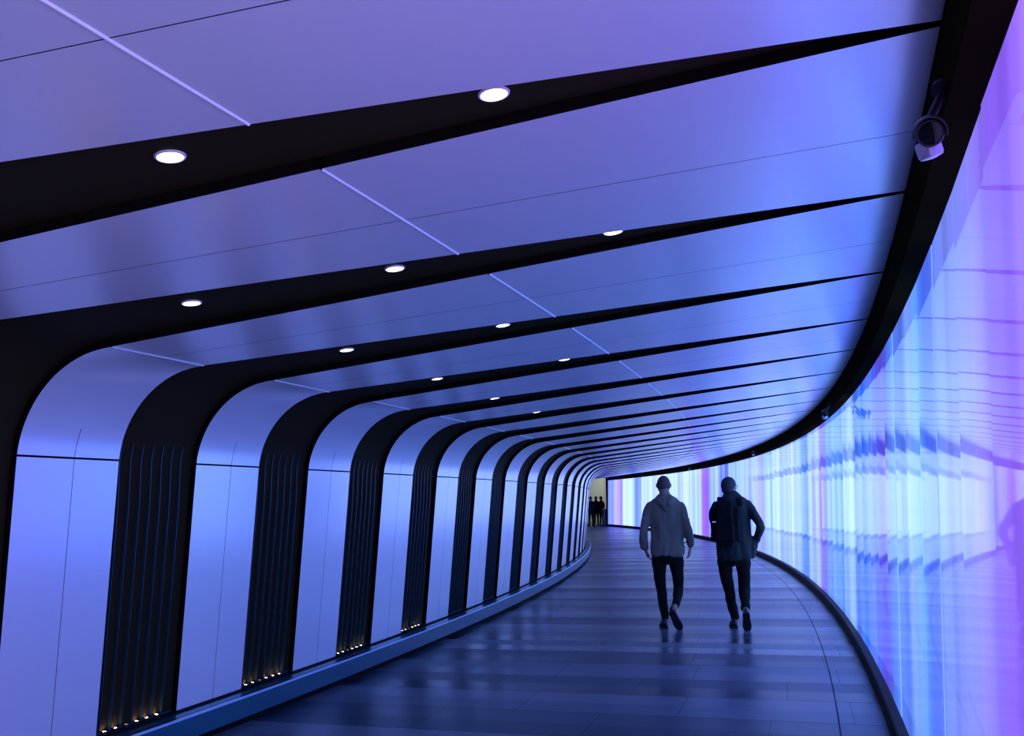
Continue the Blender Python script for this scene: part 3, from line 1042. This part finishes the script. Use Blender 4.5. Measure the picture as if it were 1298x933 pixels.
MAN2 = dict(
    head=(-0.060, 0.020, 1.662), turn=-0.45, tilt=-0.05,
    neck=[(-0.045, 0.0, 1.565, .060, .062), (-0.035, -0.012, 1.49, .080, .070)],
    torso=[(-0.022, 0.0, 0.825, .200, .130), (-0.026, 0.0, 0.93, .212, .135), (-0.030, 0.005, 1.08, .208, .130), (-0.035, 0.0, 1.24, .206, .126),
           (-0.036, -0.005, 1.37, .205, .124), (-0.036, -0.010, 1.455, .196, .108), (-0.036, -0.012, 1.515, .160, .092), (-0.036, -0.012, 1.560, .110, .080), (-0.036, -0.010, 1.605, .068, .070)],
    armL=[(-0.190, -0.005, 1.455, .062), (-0.236, 0.005, 1.39, .062), (-0.255, 0.055, 1.30, .058), (-0.235, 0.12, 1.24, .056), (-0.185, 0.18, 1.27, .050), (-0.150, 0.20, 1.32, .044)],
    armR=[(0.125, -0.01, 1.455, .064), (0.178, -0.02, 1.40, .062), (0.236, -0.055, 1.30, .057), (0.274, -0.075, 1.21, .056), (0.256, -0.03, 1.11, .052), (0.222, 0.02, 1.035, .048)],
    handL=((-0.145, 0.205, 1.345), (-0.115, 0.17, 1.48), (0, -1, 0), 0.9),
    handR=((0.212, 0.03, 1.005), (0.180, 0.06, 0.86), (-1, 0, 0), 0.35),
    extra=[[(0.205, 0.02, 1.03, .045, .06), (0.185, 0.03, 0.94, .050, .085), (0.165, 0.03, 0.85, .045, .080)]],
    hips=[(-0.035, 0.0, 1.0, .165, .115), (-0.036, 0.0, 0.90, .178, .125), (-0.036, 0.0, 0.83, .168, .120)],
    legL=[(-0.125, 0.0, 0.88, .096), (-0.143, 0.045, 0.76, .086), (-0.132, 0.105, 0.60, .073), (-0.110, 0.145, 0.46, .064), (-0.088, 0.160, 0.31, .060), (-0.060, 0.165, 0.17, .052), (-0.052, 0.170, 0.10, .045)],
    cuffL=(-0.054, 0.168, 0.118, .052),
    legR=[(0.055, 0.0, 0.88, .096), (0.066, 0.04, 0.75, .086), (0.068, 0.075, 0.62, .074), (0.071, 0.095, 0.47, .069), (0.070, 0.01, 0.385, .062), (0.070, -0.08, 0.30, .055), (0.072, -0.160, 0.245, .044)],
    cuffR=(0.070, -0.125, 0.262, .055),
    footL=((-0.058, 0.120, 0.0), (-0.085, 0.39, 0.0), (0, 0, 1)),
    footR=((0.074, -0.215, 0.215), (0.082, -0.060, 0.008), (0, 0.85, 0.5)),
    seed=7.7)
yaw2 = -math.atan2(2.60, 11.62)
m2 = person('person', 'man from behind in a dark green jacket, right hand in pocket, wearing a backpack', 'person', (2.600, 11.620, 0), yaw2, MAN2,
            dict(skin=M_SKIN, jacket=M_DGREEN, trousers=M_NAVY, shoe=M_SHOE2, sole=M_SOLE))
# hair of the second man, glasses
hc = Vector(MAN2['head'])
R = Matrix.Rotation(-0.45, 3, 'Z') @ Matrix.Rotation(-0.05, 3, 'X')
bm = bmesh.new()
blob(bm, hc + R @ Vector((0, -0.012, 0.018)), (0.086, 0.102, 0.104), R, 32)
blob(bm, hc + R @ Vector((0, -0.050, -0.030)), (0.066, 0.055, 0.066), R, 24)
geom = bm.verts[:] + bm.edges[:] + bm.faces[:]
bmesh.ops.bisect_plane(bm, geom=geom, plane_co=hc + R @ Vector((0, 0.035, 0.0)), plane_no=R @ Vector((0, 0.85, -0.5)), clear_outer=True)
obj('hair', bm, M_HAIR, m2, smooth=True)
bm = bmesh.new()
def hp(x, y, z):
    return hc + R @ Vector((x, y, z))
for s in (-1, 1):
    limb(bm, [hp(s * 0.086, -0.01, 0.010), hp(s * 0.085, 0.05, 0.012), hp(s * 0.072, 0.100, 0.012)], [0.0028] * 3, n=8, capn=1)
    ring = [hp(s * 0.036 + 0.026 * cos(a), 0.104, 0.004 + 0.019 * sin(a)) for a in [2 * PI * j / 16 for j in range(17)]]
    limb(bm, ring, [0.0024] * 17, n=6, capn=1)
limb(bm, [hp(-0.012, 0.106, 0.008), hp(0.012, 0.106, 0.008)], [0.0024] * 2, n=6, capn=1)
obj('glasses', bm, M_BLACK, m2, smooth=True)

# the backpack he wears
bp = thing('backpack', 'black backpack on the back of the man in the dark green jacket', 'backpack', (2.600, 11.620, 0), yaw2)
M_PACK = simple('black_nylon', (0.007, 0.006, 0.005), rough=0.7, spec=0.12, noise_amt=0.2, noise_scale=70, bump=0.2)
def rbox(bm, c, h, seg=4, bev=0.05):
    t = bmesh.new()
    box(t, c, (h[0] * 2, h[1] * 2, h[2] * 2))
    bmesh.ops.bevel(t, geom=t.edges[:], offset=bev, segments=seg, affect='EDGES')
    me = bpy.data.meshes.new('t'); t.to_mesh(me); t.free()
    bm.from_mesh(me); bpy.data.meshes.remove(me)
bm = bmesh.new()
rbox(bm, (-0.125, -0.235, 1.235), (0.160, 0.095, 0.265), bev=0.075)
solid('pack_body', bm, 0.011, M_PACK, bp, smooth=4, fold=0.010, fscale=(9, 9, 9), seed=2)
bm = bmesh.new()
rbox(bm, (-0.125, -0.335, 1.135), (0.125, 0.030, 0.125), bev=0.028)
solid('front_pocket', bm, 0.008, M_PACK, bp, smooth=3, fold=0.006, seed=4)
for sx_ in (-0.175, 0.055):
    bm = bmesh.new()
    slimb(bm, [(sx_, -0.155, 1.45, .028, .008), (sx_, -0.088, 1.520, .028, .008), (sx_, 0.0, 1.535, .028, .008), (sx_, 0.105, 1.44, .028, .008), (sx_, 0.140, 1.25, .026, .007), (sx_ - 0.03, 0.06, 1.10, .022, .006), (sx_ - .02, -0.14, 1.03, .018, .005)])
    obj('shoulder_strap', bm, M_PACK, bp, smooth=True)
bm = bmesh.new()
slimb(bm, [(-0.165, -0.20, 1.485, .011, .005), (-0.150, -0.205, 1.535, .011, .005), (-0.10, -0.205, 1.535, .011, .005), (-0.085, -0.20, 1.485, .011, .005)], side=Vector((0, 1, 0)))
obj('carry_handle', bm, M_PACK, bp, smooth=True)
M_TAB = simple('silver_reflective_tab', (0.65, 0.68, 0.75), rough=0.25, metal=0.5)
for c_t, s_t in (((-0.242, -0.312, 1.262), (0.045, 0.012, 0.016)), ((-0.018, -0.325, 1.205), (0.014, 0.012, 0.034))):
    bm = bmesh.new()
    box(bm, c_t, s_t)
    bmesh.ops.bevel(bm, geom=bm.edges[:], offset=0.003, segments=2, affect='EDGES')
    o_ = obj('reflective_tab', bm, M_TAB, bp)
    o_['label'] = 'small silver reflective tab'

# distant people in the hall
def stand(dx, lean, arms):
    return dict(
        head=(dx, 0.01, 1.60), turn=lean, tilt=-0.1,
        neck=[(0, 0, 1.50, .058, .058), (0, 0, 1.43, .07, .07)],
        torso=[(0, 0, 0.84, .180, .125), (0, 0, 1.0, .175, .12), (0, 0, 1.2, .185, .12), (0, 0, 1.33, .195, .115), (0, 0, 1.42, .14, .09), (0, 0, 1.47, .07, .07)],
        armL=[(-0.16, 0, 1.37, .068), (-0.205, 0, 1.28, .062), (-0.235, -0.01, 1.12, .054), (-0.215, arms, 0.98, .048), (-0.19, arms * 2, 0.92, .042)],
        armR=[(0.16, 0, 1.37, .068), (0.205, 0, 1.28, .062), (0.235, -0.01, 1.12, .054), (0.215, arms, 0.98, .048), (0.19, arms * 2, 0.92, .042)],
        handL=((-0.18, arms * 2.2, 0.90), (-0.15, arms * 2.6, 0.76), (1, 0, 0), 0.5),
        handR=((0.18, arms * 2.2, 0.90), (0.15, arms * 2.6, 0.76), (-1, 0, 0), 0.5),
        hips=[(0, 0, 0.95, .15, .11), (0, 0, 0.86, .165, .115), (0, 0, 0.78, .155, .11)],
        legL=[(-0.08, 0, 0.84, .09), (-0.09, 0, 0.70, .08), (-0.10, 0.01, 0.44, .06), (-0.11, 0, 0.2, .055), (-0.115, 0, 0.10, .045)], cuffL=(-0.115, 0, 0.11, .05),
        legR=[(0.08, 0, 0.84, .09), (0.09, 0, 0.70, .08), (0.10, 0.01, 0.44, .06), (0.11, 0, 0.2, .055), (0.115, 0, 0.10, .045)], cuffR=(0.115, 0, 0.11, .05),
        footL=((-0.115, -0.05, 0), (-0.15, 0.21, 0), (0, 0, 1)), footR=((0.115, -0.05, 0), (0.15, 0.21, 0), (0, 0, 1)), seed=dx * 50)
M_PALE = simple('pale_trainer', (0.6, 0.6, 0.6), rough=0.6)
M_BLK = simple('black_cloth', (0.010, 0.010, 0.012), rough=0.8, spec=0.2)
FAR = [((4.47, 57.4, 0), 0.3, 0.02, 'distant person in black clothes, half hidden by the curved left wall', M_SHOE),
       ((4.88, 58.7, 0), 2.6, 0.05, 'distant person in black clothes in the middle of three in the far hall', M_PALE),
       ((5.11, 57.85, 0), -2.4, -0.04, 'distant person in black with pale shoes, rightmost of three by the dark counter', M_PALE)]
for i, (loc, rz, ar, lab, ms) in enumerate(FAR):
    pr = person('person', lab, 'person', loc, rz, stand(0.01 * (i - 1), 0.2 * (i - 1), ar), dict(skin=M_SKIN, jacket=M_BLK, trousers=M_BLK, shoe=ms, sole=M_SOLE), vox=(0.012, 0.018), group='people in the far hall')
    bm = bmesh.new()
    hc = Vector((0.01 * (i - 1), 0.01, 1.60))
    Rr = Matrix.Rotation(0.2 * (i - 1), 3, 'Z')
    blob(bm, hc + Vector((0, -0.012, 0.02)), (0.086, 0.102, 0.104), Rr, 24)
    geom = bm.verts[:] + bm.edges[:] + bm.faces[:]
    bmesh.ops.bisect_plane(bm, geom=geom, plane_co=hc + Rr @ Vector((0, 0.035, 0.0)), plane_no=Rr @ Vector((0, 0.85, -0.5)), clear_outer=True)
    obj('hair', bm, M_HAIR, pr, smooth=True)
# ------------------------------------------------------------------ camera and render settings
f_px, pp_y, pitch, roll = 1244.0198, 513.88639, 0.0970107, -0.0203529
cam = bpy.data.cameras.new('camera')
co = bpy.data.objects.new('camera', cam)
COL.objects.link(co)
cam.sensor_fit = 'HORIZONTAL'
cam.sensor_width = 36.0
cam.lens = f_px / 1298.0 * 36.0
cam.shift_y = (pp_y - 466.5) / 1298.0
cam.clip_start = 0.02
cam.clip_end = 500
Xa = Vector((1, 0, 0)); Da = Vector((0, cos(pitch), sin(pitch))); Ua = Vector((0, -sin(pitch), cos(pitch)))
c_, s_ = cos(roll), sin(roll)
right = Xa * c_ + Ua * s_
up = Xa * (-s_) + Ua * c_
mat = Matrix((right, up, -Da)).transposed().to_4x4()
mat.translation = Vector((0, 0, EYE))
co.matrix_world = mat
scn.camera = co
w = bpy.data.worlds.new('world')
scn.world = w
w.use_nodes = True
w.node_tree.nodes['Background'].inputs['Color'].default_value = (0.01, 0.01, 0.012, 1)
w.node_tree.nodes['Background'].inputs['Strength'].default_value = 0.3
scn.view_settings.view_transform = 'Standard'
scn.view_settings.look = 'None'
scn.view_settings.gamma = 1
scn.view_settings.exposure = 0.08
scn.view_settings.use_curve_mapping = False
scn.cycles.use_denoising = True
scn.cycles.max_bounces = 8
scn.cycles.glossy_bounces = 6
scn.cycles.diffuse_bounces = 4
scn.cycles.sample_clamp_indirect = 6.0
